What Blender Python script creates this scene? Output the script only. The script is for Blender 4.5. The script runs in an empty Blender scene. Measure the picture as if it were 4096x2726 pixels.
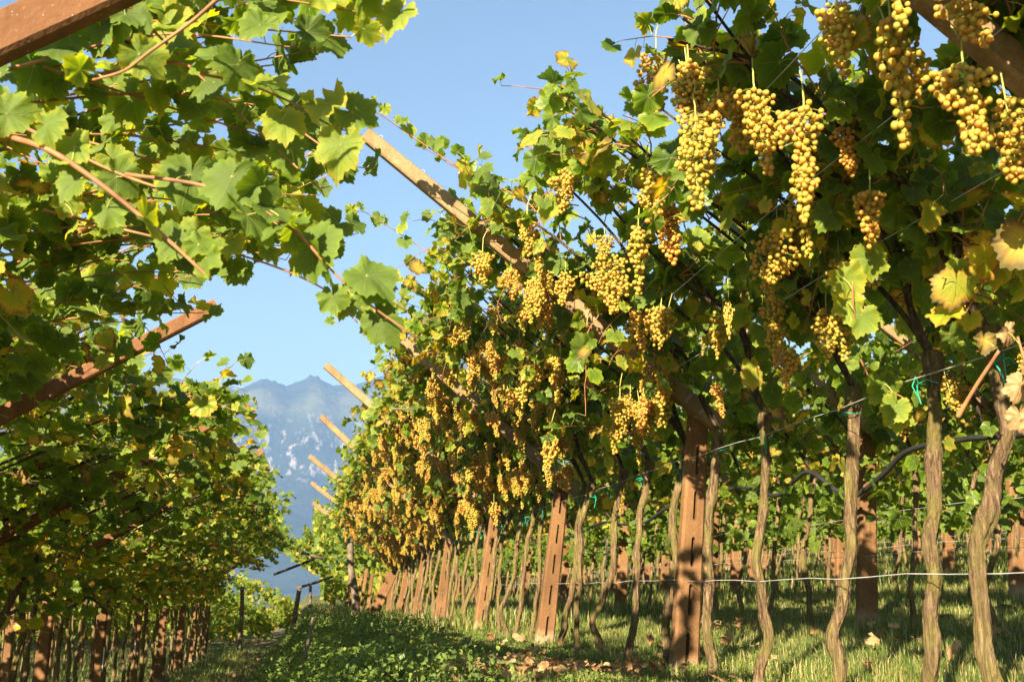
import bpy, math, random
import numpy as np
from mathutils import Vector, Matrix
random.seed(7)
R = np.random.default_rng(7)
SC = bpy.context.scene
COL = SC.collection
rad = math.radians

# ------------------------------------------------------------------ camera, light, exposure
cam_d = bpy.data.cameras.new('camera'); cam = bpy.data.objects.new('camera', cam_d); COL.objects.link(cam)
SC.camera = cam
yaw, pitch = rad(11.336), rad(13.93)
cam.location = (0, 0, 0)
cam.rotation_euler = (math.pi/2 + pitch, 0, -yaw)
cam_d.sensor_width = 36; cam_d.lens = 35.0
cam_d.clip_start = 0.05; cam_d.clip_end = 20000
cam_d.dof.use_dof = True; cam_d.dof.focus_distance = 6.5; cam_d.dof.aperture_fstop = 5.6

SUN_AZ = rad(215)      # compass-like: 0 = +Y, clockwise
SUN_EL = rad(24)
sdir = Vector((math.sin(SUN_AZ)*math.cos(SUN_EL), math.cos(SUN_AZ)*math.cos(SUN_EL), math.sin(SUN_EL)))
W = bpy.data.worlds.new('World'); SC.world = W; W.use_nodes = True
nt = W.node_tree; bg = nt.nodes['Background']
sky = nt.nodes.new('ShaderNodeTexSky'); sky.sky_type = 'NISHITA'; sky.sun_disc = False
sky.sun_elevation = SUN_EL; sky.sun_rotation = SUN_AZ
sky.air_density = 1.35; sky.dust_density = 0.0; sky.ozone_density = 1.8; sky.altitude = 200
nt.links.new(sky.outputs[0], bg.inputs[0]); bg.inputs[1].default_value = 0.051
sun_d = bpy.data.lights.new('sun', 'SUN'); sun = bpy.data.objects.new('sun', sun_d); COL.objects.link(sun)
sun_d.energy = 5.0; sun_d.angle = rad(0.53); sun_d.color = (1.0, 0.85, 0.60)
sun.rotation_euler = sdir.to_track_quat('Z', 'Y').to_euler()
SC.view_settings.view_transform = 'Standard'; SC.view_settings.look = 'None'
SC.view_settings.exposure = 1.95; SC.view_settings.gamma = 1.0; SC.view_settings.use_curve_mapping = False
SC.cycles.max_bounces = 6; SC.cycles.diffuse_bounces = 3; SC.cycles.transmission_bounces = 4
SC.cycles.transparent_max_bounces = 4; SC.cycles.volume_bounces = 0; SC.cycles.glossy_bounces = 2
SC.cycles.use_denoising = True

# ------------------------------------------------------------------ material helpers
class NT:
    def __init__(s, name):
        s.m = bpy.data.materials.new(name); s.m.use_nodes = True
        s.t = s.m.node_tree; s.t.nodes.clear()
        s.out = s.t.nodes.new('ShaderNodeOutputMaterial')
    def n(s, typ, **kw):
        nd = s.t.nodes.new('ShaderNode'+typ)
        for k, v in kw.items():
            if k.startswith('i_'):
                nd.inputs[k[2:].replace('_', ' ')].default_value = v
            else: setattr(nd, k, v)
        return nd
    def l(s, a, b): s.t.links.new(a, b)
    def ramp(s, fac, stops, interp='LINEAR'):
        r = s.n('ValToRGB'); r.color_ramp.interpolation = interp
        el = r.color_ramp.elements
        while len(el) < len(stops): el.new(0.5)
        for e, (p, c) in zip(el, stops):
            e.position = p; e.color = (*c, 1) if len(c) == 3 else c
        if fac is not None: s.l(fac, r.inputs[0])
        return r.outputs[0]
    def math(s, op, a, b=None, clamp=False):
        m = s.n('Math', operation=op); m.use_clamp = clamp
        for i, v in enumerate((a, b)):
            if v is None: continue
            if isinstance(v, (int, float)): m.inputs[i].default_value = v
            else: s.l(v, m.inputs[i])
        return m.outputs[0]
    def mix(s, fac, a, b, blend='MIX'):
        m = s.n('Mix', data_type='RGBA', blend_type=blend)
        for i, v in ((0, fac), (6, a), (7, b)):
            if isinstance(v, (int, float)): m.inputs[i].default_value = v
            elif isinstance(v, tuple): m.inputs[i].default_value = (*v, 1)
            else: s.l(v, m.inputs[i])
        return m.outputs[2]
    def noise(s, vec, scale, detail=4, rough=.55, dist=0):
        n = s.n('TexNoise'); n.inputs['Scale'].default_value = scale; n.inputs['Detail'].default_value = detail
        n.inputs['Roughness'].default_value = rough; n.inputs['Distortion'].default_value = dist
        if vec is not None: s.l(vec, n.inputs['Vector'])
        return n.outputs['Fac']
    def objvec(s, scale=(1, 1, 1), rnd=True):
        tc = s.n('TexCoord'); mp = s.n('Mapping'); mp.inputs['Scale'].default_value = scale
        if rnd:
            oi = s.n('ObjectInfo'); va = s.n('VectorMath', operation='ADD')
            sc = s.math('MULTIPLY', oi.outputs['Random'], 37.0)
            s.l(tc.outputs['Object'], va.inputs[0]); s.l(sc, va.inputs[1]); s.l(va.outputs[0], mp.inputs[0])
        else: s.l(tc.outputs['Object'], mp.inputs[0])
        return mp.outputs[0]
    def bsdf(s, col, rough=.8, spec=.3, bump=None, bstr=.5, bdist=.01):
        b = s.n('BsdfPrincipled')
        if isinstance(col, tuple): b.inputs['Base Color'].default_value = (*col, 1)
        else: s.l(col, b.inputs['Base Color'])
        if isinstance(rough, (int, float)): b.inputs['Roughness'].default_value = rough
        else: s.l(rough, b.inputs['Roughness'])
        b.inputs['Specular IOR Level'].default_value = spec
        if bump is not None:
            bp = s.n('Bump'); bp.inputs['Strength'].default_value = bstr; bp.inputs['Distance'].default_value = bdist
            s.l(bump, bp.inputs['Height']); s.l(bp.outputs[0], b.inputs['Normal'])
        return b
    def done(s, sh): s.l(sh, s.out.inputs[0]); return s.m

def leaf_material(name, gdark, gmid, glight, trans=.50, trcol=(2.0, 1.7, .35)):
    t = NT(name)
    at = t.n('Attribute', attribute_name='leafdata'); sp = t.n('SeparateXYZ'); t.l(at.outputs['Vector'], sp.inputs[0])
    vein, rr, tint = sp.outputs
    ov = t.objvec()
    nz = t.noise(ov, 22, 3, .6)
    nf = t.noise(ov, 170, 2, .6)
    edge = t.math('MULTIPLY', t.math('SUBTRACT', t.math('POWER', rr, 2.5), .35), t.math('MULTIPLY', nz, .60))
    eff = t.math('ADD', t.math('ADD', tint, edge), t.math('MULTIPLY', t.math('SUBTRACT', nz, .5), .16), True)
    col = t.ramp(eff, [(0, gdark), (.38, gmid), (.60, glight), (.72, (.42, .40, .03)), (.82, (.58, .40, .045)), (.90, (.40, .20, .05)), (1, (.15, .07, .03))])
    col = t.mix(t.ramp(nf, [(.35, (0, 0, 0)), (.75, (.35, .35, .35))]), col, (.10, .13, .015))
    vm = t.ramp(vein, [(.78, (0, 0, 0)), (.93, (.8, .8, .8))])
    col = t.mix(vm, col, (.26, .30, .09))
    geo = t.n('NewGeometry')
    back = t.mix(.30, col, (.17, .22, .045))
    c2 = t.mix(geo.outputs['Backfacing'], col, back)
    rough = t.math('ADD', t.math('MULTIPLY', geo.outputs['Backfacing'], .25), .42)
    b = t.bsdf(c2, rough, .38, t.math('ADD', t.math('MULTIPLY', vm, -1.0), t.math('MULTIPLY', nz, 1.5)), .6, .006)
    tr = t.n('BsdfTranslucent'); t.l(t.mix(1.0, col, trcol, 'MULTIPLY'), tr.inputs[0])
    ms = t.n('MixShader'); ms.inputs[0].default_value = trans
    t.l(b.outputs[0], ms.inputs[1]); t.l(tr.outputs[0], ms.inputs[2])
    return t.done(ms.outputs[0])

M = {}
M['leaf'] = leaf_material('vine_leaf', (.035, .085, .010), (.13, .225, .014), (.30, .36, .022))
def dry_material():
    t = NT('dry_leaf'); v = t.objvec(); n = t.noise(v, 30, 4)
    at = t.n('Attribute', attribute_name='leafdata'); sp = t.n('SeparateXYZ'); t.l(at.outputs['Vector'], sp.inputs[0])
    c = t.ramp(t.math('ADD', t.math('MULTIPLY', sp.outputs[2], .35), t.math('SUBTRACT', t.math('MULTIPLY', n, .85), t.math('MULTIPLY', t.math('POWER', sp.outputs[0], 6.0), .25))), [(.3, (.11, .05, .02)), (.52, (.33, .19, .08)), (.8, (.52, .37, .19))])
    b = t.bsdf(c, .75, .25, n, .4, .004); tr = t.n('BsdfTranslucent'); t.l(c, tr.inputs[0])
    ms = t.n('MixShader'); ms.inputs[0].default_value = .3; t.l(b.outputs[0], ms.inputs[1]); t.l(tr.outputs[0], ms.inputs[2]); return t.done(ms.outputs[0])
M['dry'] = dry_material()
M['weed'] = leaf_material('weed_leaf', (.03, .08, .014), (.07, .16, .022), (.16, .25, .04), .35)

def bark(name, c0, c1, c2, moss):
    t = NT(name); v = t.objvec((26, 26, 3.2)); v2 = t.objvec((7, 7, 7))
    n1 = t.noise(v, 2.4, 6, .68, .5); n2 = t.noise(v2, 1.0, 3)
    c = t.ramp(n1, [(.30, c0), (.48, c1), (.72, c2)])
    geo = t.n('NewGeometry')
    c = t.mix(t.ramp(n2, [(.42, (0, 0, 0)), (.60, (.75, .75, .75))]), c, t.mix(n1, (moss[0]*.4, moss[1]*.4, moss[2]*.4), (moss[0]*1.6, moss[1]*1.6, moss[2]*1.5)))
    b = t.bsdf(c, .92, .15, n1, 1.0, .035)
    return t.done(b.outputs[0])
M['trunk'] = bark('vine_bark', (.028, .017, .010), (.145, .092, .05), (.36, .255, .155), (.17, .145, .045))
M['cane'] = bark('old_cane_bark', (.018, .012, .009), (.085, .055, .036), (.24, .17, .12), (.06, .045, .03))
def plain(name, c, rough=.6, spec=.3, var=.35, sc=9):
    t = NT(name); n = t.noise(t.objvec(), sc, 4)
    lo = tuple(x*(1-var) for x in c); hi = tuple(min(1, x*(1+var)) for x in c)
    b = t.bsdf(t.ramp(n, [(.3, lo), (.7, hi)]), rough, spec, n, .25, .003); return t.done(b.outputs[0])
M['shoot'] = plain('reddish_shoot', (.30, .125, .055), .6, .35, .45, 14)
M['stem'] = plain('green_stem', (.36, .36, .09), .6, .3, .3, 20)
M['hose'] = plain('black_hose', (.022, .021, .022), .55, .4, .3, 8)
M['wire'] = plain('galvanised_wire', (.42, .42, .42), .45, .5, .3, 8)
M['tie'] = plain('green_tie', (.01, .34, .22), .5, .4, .2, 8)
M['white'] = plain('white_plastic', (.75, .75, .74), .5, .4, .1, 8)
M['stick'] = plain('grey_wood', (.14, .11, .082), .85, .2, .45, 11)
def concrete(name, a, b, c):
    t = NT(name); v = t.objvec()
    n1 = t.noise(v, 2.2, 5, .6); n2 = t.noise(v, 60, 3, .6); n3 = t.noise(v, 210, 2, .5)
    col = t.ramp(n1, [(.3, a), (.55, b), (.78, c)])
    col = t.mix(t.ramp(n2, [(.35, (.55, .55, .55)), (.6, (0, 0, 0))]), col, tuple(x*.62 for x in b))
    vo = t.n('TexVoronoi'); vo.inputs['Scale'].default_value = 75; t.l(v, vo.inputs['Vector'])
    sp = t.ramp(vo.outputs['Distance'], [(.10, (1, 1, 1)), (.22, (0, 0, 0))])
    sp = t.math('MULTIPLY', sp, t.ramp(n3, [(.50, (0, 0, 0)), (.6, (.8, .8, .8))]))
    col = t.mix(sp, col, (.62, .52, .42))
    sc = t.n('SeparateXYZ'); tc = t.n('TexCoord'); t.l(tc.outputs['Object'], sc.inputs[0])
    st = t.noise(t.objvec((14, 14, 1.2)), 1.0, 5, .6)
    col = t.mix(t.ramp(st, [(.50, (0, 0, 0)), (.68, (.55, .55, .55))]), col, tuple(x*.42 for x in b))
    if name.startswith('rust'):
        foot = t.ramp(t.math('ADD', sc.outputs[2], t.math('MULTIPLY', n1, .18)), [(.10, (.8, .8, .8)), (.26, (0, 0, 0))])
        col = t.mix(foot, col, (.42, .32, .22))
    bmp = t.math('ADD', t.math('MULTIPLY', n2, .7), t.math('MULTIPLY', sp, .5))
    b = t.bsdf(col, .93, .15, bmp, .8, .006); return t.done(b.outputs[0])
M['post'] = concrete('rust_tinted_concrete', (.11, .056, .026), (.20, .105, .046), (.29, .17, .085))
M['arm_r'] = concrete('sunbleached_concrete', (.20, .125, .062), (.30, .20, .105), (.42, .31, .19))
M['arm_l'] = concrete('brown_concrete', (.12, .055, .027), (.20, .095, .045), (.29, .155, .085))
def berry():
    t = NT('ripe_white_grape')
    at = t.n('Attribute', attribute_name='ripe'); v = t.objvec()
    n = t.noise(v, 90, 2)
    e = t.math('ADD', at.outputs['Fac'], t.math('MULTIPLY', t.math('SUBTRACT', n, .5), .35), True)
    col = t.ramp(e, [(0, (.38, .40, .045)), (.38, (.58, .44, .065)), (.76, (.65, .37, .065)), (1, (.48, .19, .05))])
    bloom = t.noise(v, 34, 3)
    col = t.mix(t.ramp(bloom, [(.45, (0, 0, 0)), (.75, (.22, .22, .22))]), col, (.62, .46, .26))
    b = t.bsdf(col, t.ramp(bloom, [(.4, (.28, .28, .28)), (.7, (.55, .55, .55))]), .45)
    tr = t.n('BsdfTranslucent'); t.l(t.mix(1.0, col, (1.4, 1.05, .45), 'MULTIPLY'), tr.inputs[0])
    ms = t.n('MixShader'); ms.inputs[0].default_value = .42
    t.l(b.outputs[0], ms.inputs[1]); t.l(tr.outputs[0], ms.inputs[2])
    return t.done(ms.outputs[0])
M['grape'] = berry()
def ground():
    t = NT('grassy_soil'); tc = t.n('TexCoord'); v = tc.outputs['Object']
    n1 = t.noise(v, .9, 6, .6); n2 = t.noise(v, 9, 5, .7); n3 = t.noise(v, .006, 5, .6)
    c = t.ramp(n2, [(.3, (.028, .042, .014)), (.5, (.06, .085, .022)), (.72, (.14, .13, .05))])
    c = t.mix(t.ramp(n1, [(.42, (0, 0, 0)), (.68, (.75, .75, .75))]), c, (.17, .12, .065))
    at = t.n('Attribute', attribute_name='path')
    pc = t.ramp(n2, [(.3, (.13, .085, .05)), (.7, (.32, .22, .13))])
    c = t.mix(t.math('MULTIPLY', at.outputs['Fac'], t.ramp(n1, [(.4, (.25, .25, .25)), (.6, (1, 1, 1))])), c, pc)
    b = t.bsdf(c, .95, .1, n2, .7, .03); return t.done(b.outputs[0])
M['ground'] = ground()
def blade():
    t = NT('grass_blade'); at = t.n('Attribute', attribute_name='tint')
    col = t.ramp(at.outputs['Fac'], [(0, (.045, .10, .018)), (.45, (.145, .205, .034)), (.75, (.31, .31, .07)), (.9, (.42, .35, .14)), (1, (.55, .45, .24))])
    b = t.bsdf(col, .5, .35); tr = t.n('BsdfTranslucent'); t.l(col, tr.inputs[0])
    ms = t.n('MixShader'); ms.inputs[0].default_value = .4
    t.l(b.outputs[0], ms.inputs[1]); t.l(tr.outputs[0], ms.inputs[2]); return t.done(ms.outputs[0])
M['blade'] = blade()
def mountain():
    t = NT('wooded_limestone'); tc = t.n('TexCoord'); v = tc.outputs['Object']
    n1 = t.noise(v, .012, 6, .65); n2 = t.noise(v, .004, 5, .55)
    mp = t.n('Mapping'); mp.inputs['Scale'].default_value = (.034, .016, .017); t.l(v, mp.inputs[0])
    n4 = t.noise(mp.outputs[0], 1.0, 6, .7)
    sz = t.n('SeparateXYZ'); t.l(v, sz.inputs[0])
    forest = t.ramp(n1, [(.35, (.018, .026, .020)), (.65, (.05, .060, .036))])
    meadow = t.math('MULTIPLY', t.ramp(n2, [(.42, (0, 0, 0)), (.54, (1, 1, 1))]), t.ramp(t.math('DIVIDE', sz.outputs[2], 1000.0), [(.56, (0, 0, 0)), (.63, (1, 1, 1)), (.72, (1, 1, 1)), (.76, (.1, .1, .1))]))
    c = t.mix(meadow, forest, (.12, .12, .065))
    rz = t.ramp(t.math('DIVIDE', sz.outputs[2], 1000.0), [(.30, (0, 0, 0)), (.38, (1, 1, 1)), (.47, (1, 1, 1)), (.60, (.35, .35, .35)), (.64, (0, 0, 0))])
    rock = t.math('MULTIPLY', rz, t.ramp(t.math('ADD', n4, t.math('MULTIPLY', rz, .05)), [(.575, (0, 0, 0)), (.64, (1, 1, 1))]))
    c = t.mix(rock, c, (.36, .31, .28))
    b = t.bsdf(c, .95, .05, n1, 1.0, 30.0); return t.done(b.outputs[0])
M['mountain'] = mountain()

# ------------------------------------------------------------------ object helpers
def put(o, parent=None):
    COL.objects.link(o)
    if parent is not None: o.parent = parent
    return o
def empty(name, loc, label=None, cat=None, group=None, scale=(1, 1, 1), rz=0):
    o = bpy.data.objects.new(name, None); o.empty_display_size = .1
    o.location = loc; o.scale = scale; o.rotation_euler = (0, 0, rz); COL.objects.link(o)
    tag(o, label, cat, group); return o
def tag(o, label=None, cat=None, group=None, kind=None):
    if label: o['label'] = label
    if cat: o['category'] = cat
    if group: o['group'] = group
    if kind: o['kind'] = kind
    return o
def obj(name, me, parent=None, loc=None, kind=None):
    o = bpy.data.objects.new(name, me); put(o, parent)
    if loc is not None: o.location = loc
    if kind: o['kind'] = kind
    return o

class Acc:
    """collects vertex / triangle-or-quad arrays plus one optional attribute"""
    def __init__(s): s.v = []; s.f3 = []; s.f4 = []; s.a = []; s.n = 0; s.m3 = []; s.m4 = []
    def add(s, v, f3=None, f4=None, a=None, mi=0):
        v = np.asarray(v, np.float32)
        if f3 is not None and len(f3): s.f3.append(np.asarray(f3, np.int64)+s.n); s.m3.append(np.full(len(f3), mi))
        if f4 is not None and len(f4): s.f4.append(np.asarray(f4, np.int64)+s.n); s.m4.append(np.full(len(f4), mi))
        s.v.append(v); s.n += len(v)
        if a is not None: s.a.append(np.asarray(a, np.float32))
    def mesh(s, name, mats, attr=None, smooth=True):
        me = bpy.data.meshes.new(name)
        v = np.concatenate(s.v) if s.v else np.zeros((0, 3), np.float32)
        f3 = np.concatenate(s.f3) if s.f3 else np.zeros((0, 3), np.int64)
        f4 = np.concatenate(s.f4) if s.f4 else np.zeros((0, 4), np.int64)
        me.vertices.add(len(v)); me.vertices.foreach_set('co', v.ravel())
        n3, n4 = len(f3), len(f4)
        me.loops.add(n3*3+n4*4); me.loops.foreach_set('vertex_index', np.concatenate([f3.ravel(), f4.ravel()]).astype(np.int32))
        me.polygons.add(n3+n4)
        me.polygons.foreach_set('loop_start', np.concatenate([np.arange(n3)*3, n3*3+np.arange(n4)*4]).astype(np.int32))
        mi = np.concatenate(s.m3+s.m4) if (s.m3 or s.m4) else np.zeros(0)
        me.polygons.foreach_set('material_index', mi.astype(np.int32))
        me.polygons.foreach_set('use_smooth', np.full(n3+n4, smooth))
        for m in (mats if isinstance(mats, list) else [mats]): me.materials.append(m)
        if attr and s.a:
            a = np.concatenate(s.a)
            if a.ndim == 2:
                at = me.attributes.new(attr, 'FLOAT_VECTOR', 'POINT'); at.data.foreach_set('vector', a.ravel())
            else:
                at = me.attributes.new(attr, 'FLOAT', 'POINT'); at.data.foreach_set('value', a)
        me.update(calc_edges=True); return me

def norm(a): return a/np.maximum(np.linalg.norm(a, axis=-1, keepdims=True), 1e-9)
def resample(P, n):
    P = np.asarray(P, float); d = np.r_[0, np.cumsum(np.linalg.norm(np.diff(P, axis=0), axis=1))]
    t = np.linspace(0, d[-1], n)
    return np.stack([np.interp(t, d, P[:, i]) for i in range(3)], 1)
def smooth_path(P, n):
    P = np.asarray(P, float)
    if len(P) < 3: return resample(P, n)
    Q = np.vstack([2*P[0]-P[1], P, 2*P[-1]-P[-2]]); out = []
    k = max(2, int(np.ceil(n/(len(P)-1))))
    for i in range(1, len(Q)-2):
        t = np.linspace(0, 1, k, endpoint=False)[:, None]
        p0, p1, p2, p3 = Q[i-1], Q[i], Q[i+1], Q[i+2]
        out.append(.5*((2*p1)+(-p0+p2)*t+(2*p0-5*p1+4*p2-p3)*t**2+(-p0+3*p1-3*p2+p3)*t**3))
    out.append(P[-1:]); return np.vstack(out)
def tube(acc, P, r, sides=8, ridge=0, rng=R, cap=True, a=None, mi=0):
    P = np.asarray(P, float); n = len(P); r = np.broadcast_to(np.asarray(r, float), (n,))
    T = norm(np.gradient(P, axis=0)); ref = np.array([0, 1, 0.]) if abs(T[0, 1]) < .8 else np.array([1., 0, 0])
    U = norm(np.cross(T, ref)); V = np.cross(T, U)
    th = np.linspace(0, 2*np.pi, sides, endpoint=False)
    rr = np.repeat(r[:, None], sides, 1)
    if ridge:
        ph = rng.uniform(0, 6.28, 6)
        z = np.linspace(0, n*.12, n)[:, None]
        wk = rng.normal(size=(n, sides))
        for i in range(1, n): wk[i] = wk[i-1]*.80+wk[i]*.6
        rr = rr*(1+ridge*(np.sin(3*th+ph[0]+z*.7)*.4+np.sin(5*th+ph[1]-z*.6)*.35+np.sin(9*th+ph[2]+z)*.3)+ridge*.75*wk)
    v = P[:, None]+rr[..., None]*(np.cos(th)[None, :, None]*U[:, None]+np.sin(th)[None, :, None]*V[:, None])
    v = v.reshape(-1, 3)
    i = np.arange(n-1)[:, None]*sides; j = np.arange(sides)[None]; j2 = (j+1) % sides
    f = np.stack([i+j, i+j2, i+sides+j2, i+sides+j], -1).reshape(-1, 4)
    f3 = []
    if cap:
        v = np.vstack([v, P[0], P[-1]]); c0, c1 = n*sides, n*sides+1
        jj = np.arange(sides)
        f3 = np.vstack([np.stack([np.full(sides, c0), (jj+1) % sides, jj], 1), np.stack([np.full(sides, c1), (n-1)*sides+jj, (n-1)*sides+(jj+1) % sides], 1)])
    acc.add(v, f3, f, None if a is None else np.tile(np.asarray(a, np.float32), (len(v), 1)) if np.ndim(a) else np.full(len(v), a), mi)

# ------------------------------------------------------------------ vine leaf templates
def leaf_template(nout, rings, teeth):
    ctrl = [(-180, .12), (-168, .50), (-150, .68), (-132, .66), (-105, .82), (-80, .73), (-50, .95), (-27, .80), (0, 1.05),
            (27, .80), (50, .95), (80, .73), (105, .82), (132, .66), (150, .68), (168, .50), (180, .12)]
    A = np.array(ctrl)
    if nout == 0:
        ang = A[:-1, 0]; ro = A[:-1, 1]
    else:
        ang = np.linspace(-180, 180, nout, endpoint=False); ro = np.interp(ang, A[:, 0], A[:, 1])
        for lob in (-105, -50, 0, 50, 105):
            k = np.argmin(np.abs(ang-lob)); ang[k] = lob; ro[k] = np.interp(lob, A[:, 0], A[:, 1])
        ro = ro*(1+teeth*np.where(np.arange(nout) % 2 == 0, 1, -1))
        ro[0] = .08
    n = len(ang); th = np.radians(ang); lobs = np.array([-150, -105, -50, 0, 50, 105, 150])
    isv = np.array([1.0 if np.min(np.abs(a-lobs)) < 1.5 else 0.0 for a in ang])
    xy = [np.zeros((1, 2))]; rd = [np.zeros(1)]; vn = [np.ones(1)]
    for k in range(1, rings+1):
        q = k/rings
        xy.append(np.stack([np.sin(th)*ro*q, np.cos(th)*ro*q], 1)); rd.append(np.full(n, q)); vn.append(isv*(1 if k < rings else .85))
    F = [np.stack([np.zeros(n, int), 1+(np.arange(n)+1) % n, 1+np.arange(n)], 1)]
    j = np.arange(n); j2 = (j+1) % n
    for k in range(1, rings):
        a, b = 1+(k-1)*n, 1+k*n
        F.append(np.stack([a+j, a+j2, b+j2], 1)); F.append(np.stack([a+j, b+j2, b+j], 1))
    F = np.vstack(F); F = F[:, ::-1]   # upper side = +z
    return np.vstack(xy), np.concatenate(rd), np.concatenate(vn), F
LT = {'hi': leaf_template(48, 2, .05), 'mid': leaf_template(0, 2, 0), 'lo': leaf_template(0, 1, 0)}
def ovate():
    xy = np.array([(0, 0), (-.35, .35), (-.3, .7), (0, 1.05), (.3, .7), (.35, .35), (0, .5)])
    F = np.array([(0, 6, 1), (1, 6, 2), (2, 6, 3), (3, 6, 4), (4, 6, 5), (5, 6, 0)])[:, ::-1]
    return xy, np.array([.2, .9, .9, 1, .9, .9, 0]), np.array([1, 0, 0, 1, 0, 0, 1.]), F
LT['ovate'] = ovate()

def add_leaves(acc, pos, T, Nn, size, tint, lod, rng, droop=1.0):
    xy, rd, vn, F = LT[lod]; N = len(pos); V = len(xy)
    if N == 0: return
    T = norm(T); Nn = norm(Nn-(Nn*T).sum(1, keepdims=True)*T); S = np.cross(T, Nn)
    asp = rng.uniform(.85, 1.12, (N, 1))
    x = xy[None, :, 0]*asp; y = xy[None, :, 1]*np.ones((N, 1))
    skew = rng.normal(0, .10, (N, 1)); x = x+skew*y*np.abs(y)
    fold = rng.uniform(-.25, .75, (N, 1)); curl = rng.uniform(-.35, 1.0, (N, 1))*droop
    ph = rng.uniform(0, 6.28, (N, 1)); amp = rng.uniform(.04, .20, (N, 1))
    ang = np.arctan2(x, y+1e-6)
    z = fold*np.abs(x)*.7-curl*(x**2*.35+y*np.abs(y)*.55)+amp*np.sin(ang*4+ph)*rd[None]**2+amp*.6*np.sin(ang*9+2*ph)*rd[None]**3
    z = np.where(vn[None] > .5, z-.02*rd[None], z)
    P = pos[:, None]+size[:, None, None]*(x[..., None]*S[:, None]+y[..., None]*T[:, None]+z[..., None]*Nn[:, None])
    f = (F[None]+(np.arange(N)*V)[:, None, None]).reshape(-1, 3)
    a = np.stack([np.broadcast_to(vn, (N, V)), np.broadcast_to(rd, (N, V)), np.repeat(tint[:, None], V, 1)], -1).reshape(-1, 3)
    acc.add(P.reshape(-1, 3), f, None, a)

def tints(n, rng, yellow=.14, brown=.045):
    t = rng.beta(2.0, 2.3, n)*.56
    u = rng.random(n)
    t = np.where(u < yellow, rng.uniform(.58, .80, n), t)
    return np.where(u > 1-brown, rng.uniform(.84, 1.0, n), t)

# ------------------------------------------------------------------ grape bunches
def icosphere(sub):
    import bmesh
    b = bmesh.new(); bmesh.ops.create_icosphere(b, subdivisions=sub, radius=1)
    v = np.array([x.co[:] for x in b.verts]); f = np.array([[q.index for q in p.verts] for p in b.faces]); b.free()
    return v, f
ICO = {1: icosphere(1), 2: icosphere(2)}
def bunch_points(rng, L, Wd, br):
    """berries crowded round a rachis with side wings; returns centres and radii"""
    lobes = [(np.array([0, 0, -.035]), L, Wd*.5)]
    for _ in range(rng.integers(1, 4)):
        a = rng.uniform(0, 6.283); q = Wd*rng.uniform(.30, .55)
        lobes.append((np.array([math.cos(a)*q, math.sin(a)*q, -.04-rng.uniform(0, .3)*L]), L*rng.uniform(.25, .5), Wd*rng.uniform(.22, .34)))
    sway = rng.normal(0, .028, 2); pts = np.zeros((0, 3)); rr = np.zeros(0); nmax = int(105*(L/.24)*(Wd/.12)*(.0098/br)**2)
    vol = np.array([l*w*w for _, l, w in lobes]); vol = vol/vol.sum(); gap = rng.uniform(0, 6.28)
    for _ in range(1500):
        o, l, w = lobes[rng.choice(len(lobes), p=vol)]
        u = rng.random()**.9; w2 = w*((1-u)**.6*.95+.14)*(.6+.4*min(1, u*9))*(1+.25*math.sin(u*11+gap))
        a = rng.uniform(0, 6.283); q = w2*math.sqrt(rng.random())
        c = o+np.array([math.cos(a)*q+sway[0]*u, math.sin(a)*q*.85+sway[1]*u, -u*l]); r = br*rng.choice((.72, .9, 1, 1, 1.06, 1.12))
        if len(pts) == 0 or (((pts-c)**2).sum(1) > ((rr+r)*.84)**2).all():
            pts = np.vstack([pts, c]); rr = np.r_[rr, r]
        if len(pts) >= nmax: break
    return pts, rr, sway
def bunch_stems(acc, pts, L, sway):
    tube(acc, [(0, 0, .05), (0, 0, 0), (sway[0]*.4, sway[1]*.4, -.035-L*.4), (sway[0]*.9, sway[1]*.9, -.02-L*.93)], [.0028, .003, .0024, .0012], 5, cap=False)
    for p in pts[::2]:
        u = min(1, max(0, (-p[2]-.035)/L)); ax = np.array([sway[0]*u, sway[1]*u, min(-.01, p[2]+.022)])
        tube(acc, [ax, (ax+p)/2+(0, 0, .004), p], .0011, 3, cap=False)
def bunch_mesh(seed, L, Wd, br, sub, name):
    rng = np.random.default_rng(seed); pts, rr, sway = bunch_points(rng, L, Wd, br)
    acc = Acc(); v, f = ICO[sub]; base = rng.uniform(.08, .75)
    n = len(pts); tint = np.clip(base+rng.normal(0, .16, n), 0, 1)
    st = np.concatenate([np.ones((n, 2)), rng.uniform(1, 1.12, (n, 1))], 1)
    P = pts[:, None]+rr[:, None, None]*v[None]*st[:, None]
    ff = (f[None]+(np.arange(n)*len(v))[:, None, None]).reshape(-1, 3)
    acc.add(P.reshape(-1, 3), ff, None, np.repeat(tint, len(v)), 0)
    s = Acc(); bunch_stems(s, pts, L, sway)
    acc.add(np.concatenate(s.v), None, np.concatenate(s.f4), np.zeros(s.n), 1)
    return acc.mesh(name, [M['grape'], M['stem']], 'ripe')
BR = .0092
BUNCH_HI = [bunch_mesh(100+i, random.uniform(.13, .30), random.uniform(.08, .14), BR, 2, 'grape_bunch') for i in range(14)]
BUNCH_LO = [bunch_mesh(200+i, random.uniform(.13, .30), random.uniform(.08, .15), BR*1.1, 1, 'grape_bunch_far') for i in range(12)]
GRAPES = []
for i in range(14):
    a_ = Acc(); v, f = ICO[2]; a_.add(v*(BR, BR, BR*random.uniform(1, 1.12)), f, None, np.full(len(v), .06+.9*i/13)); GRAPES.append(a_.mesh('grape', M['grape'], 'ripe'))
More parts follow.
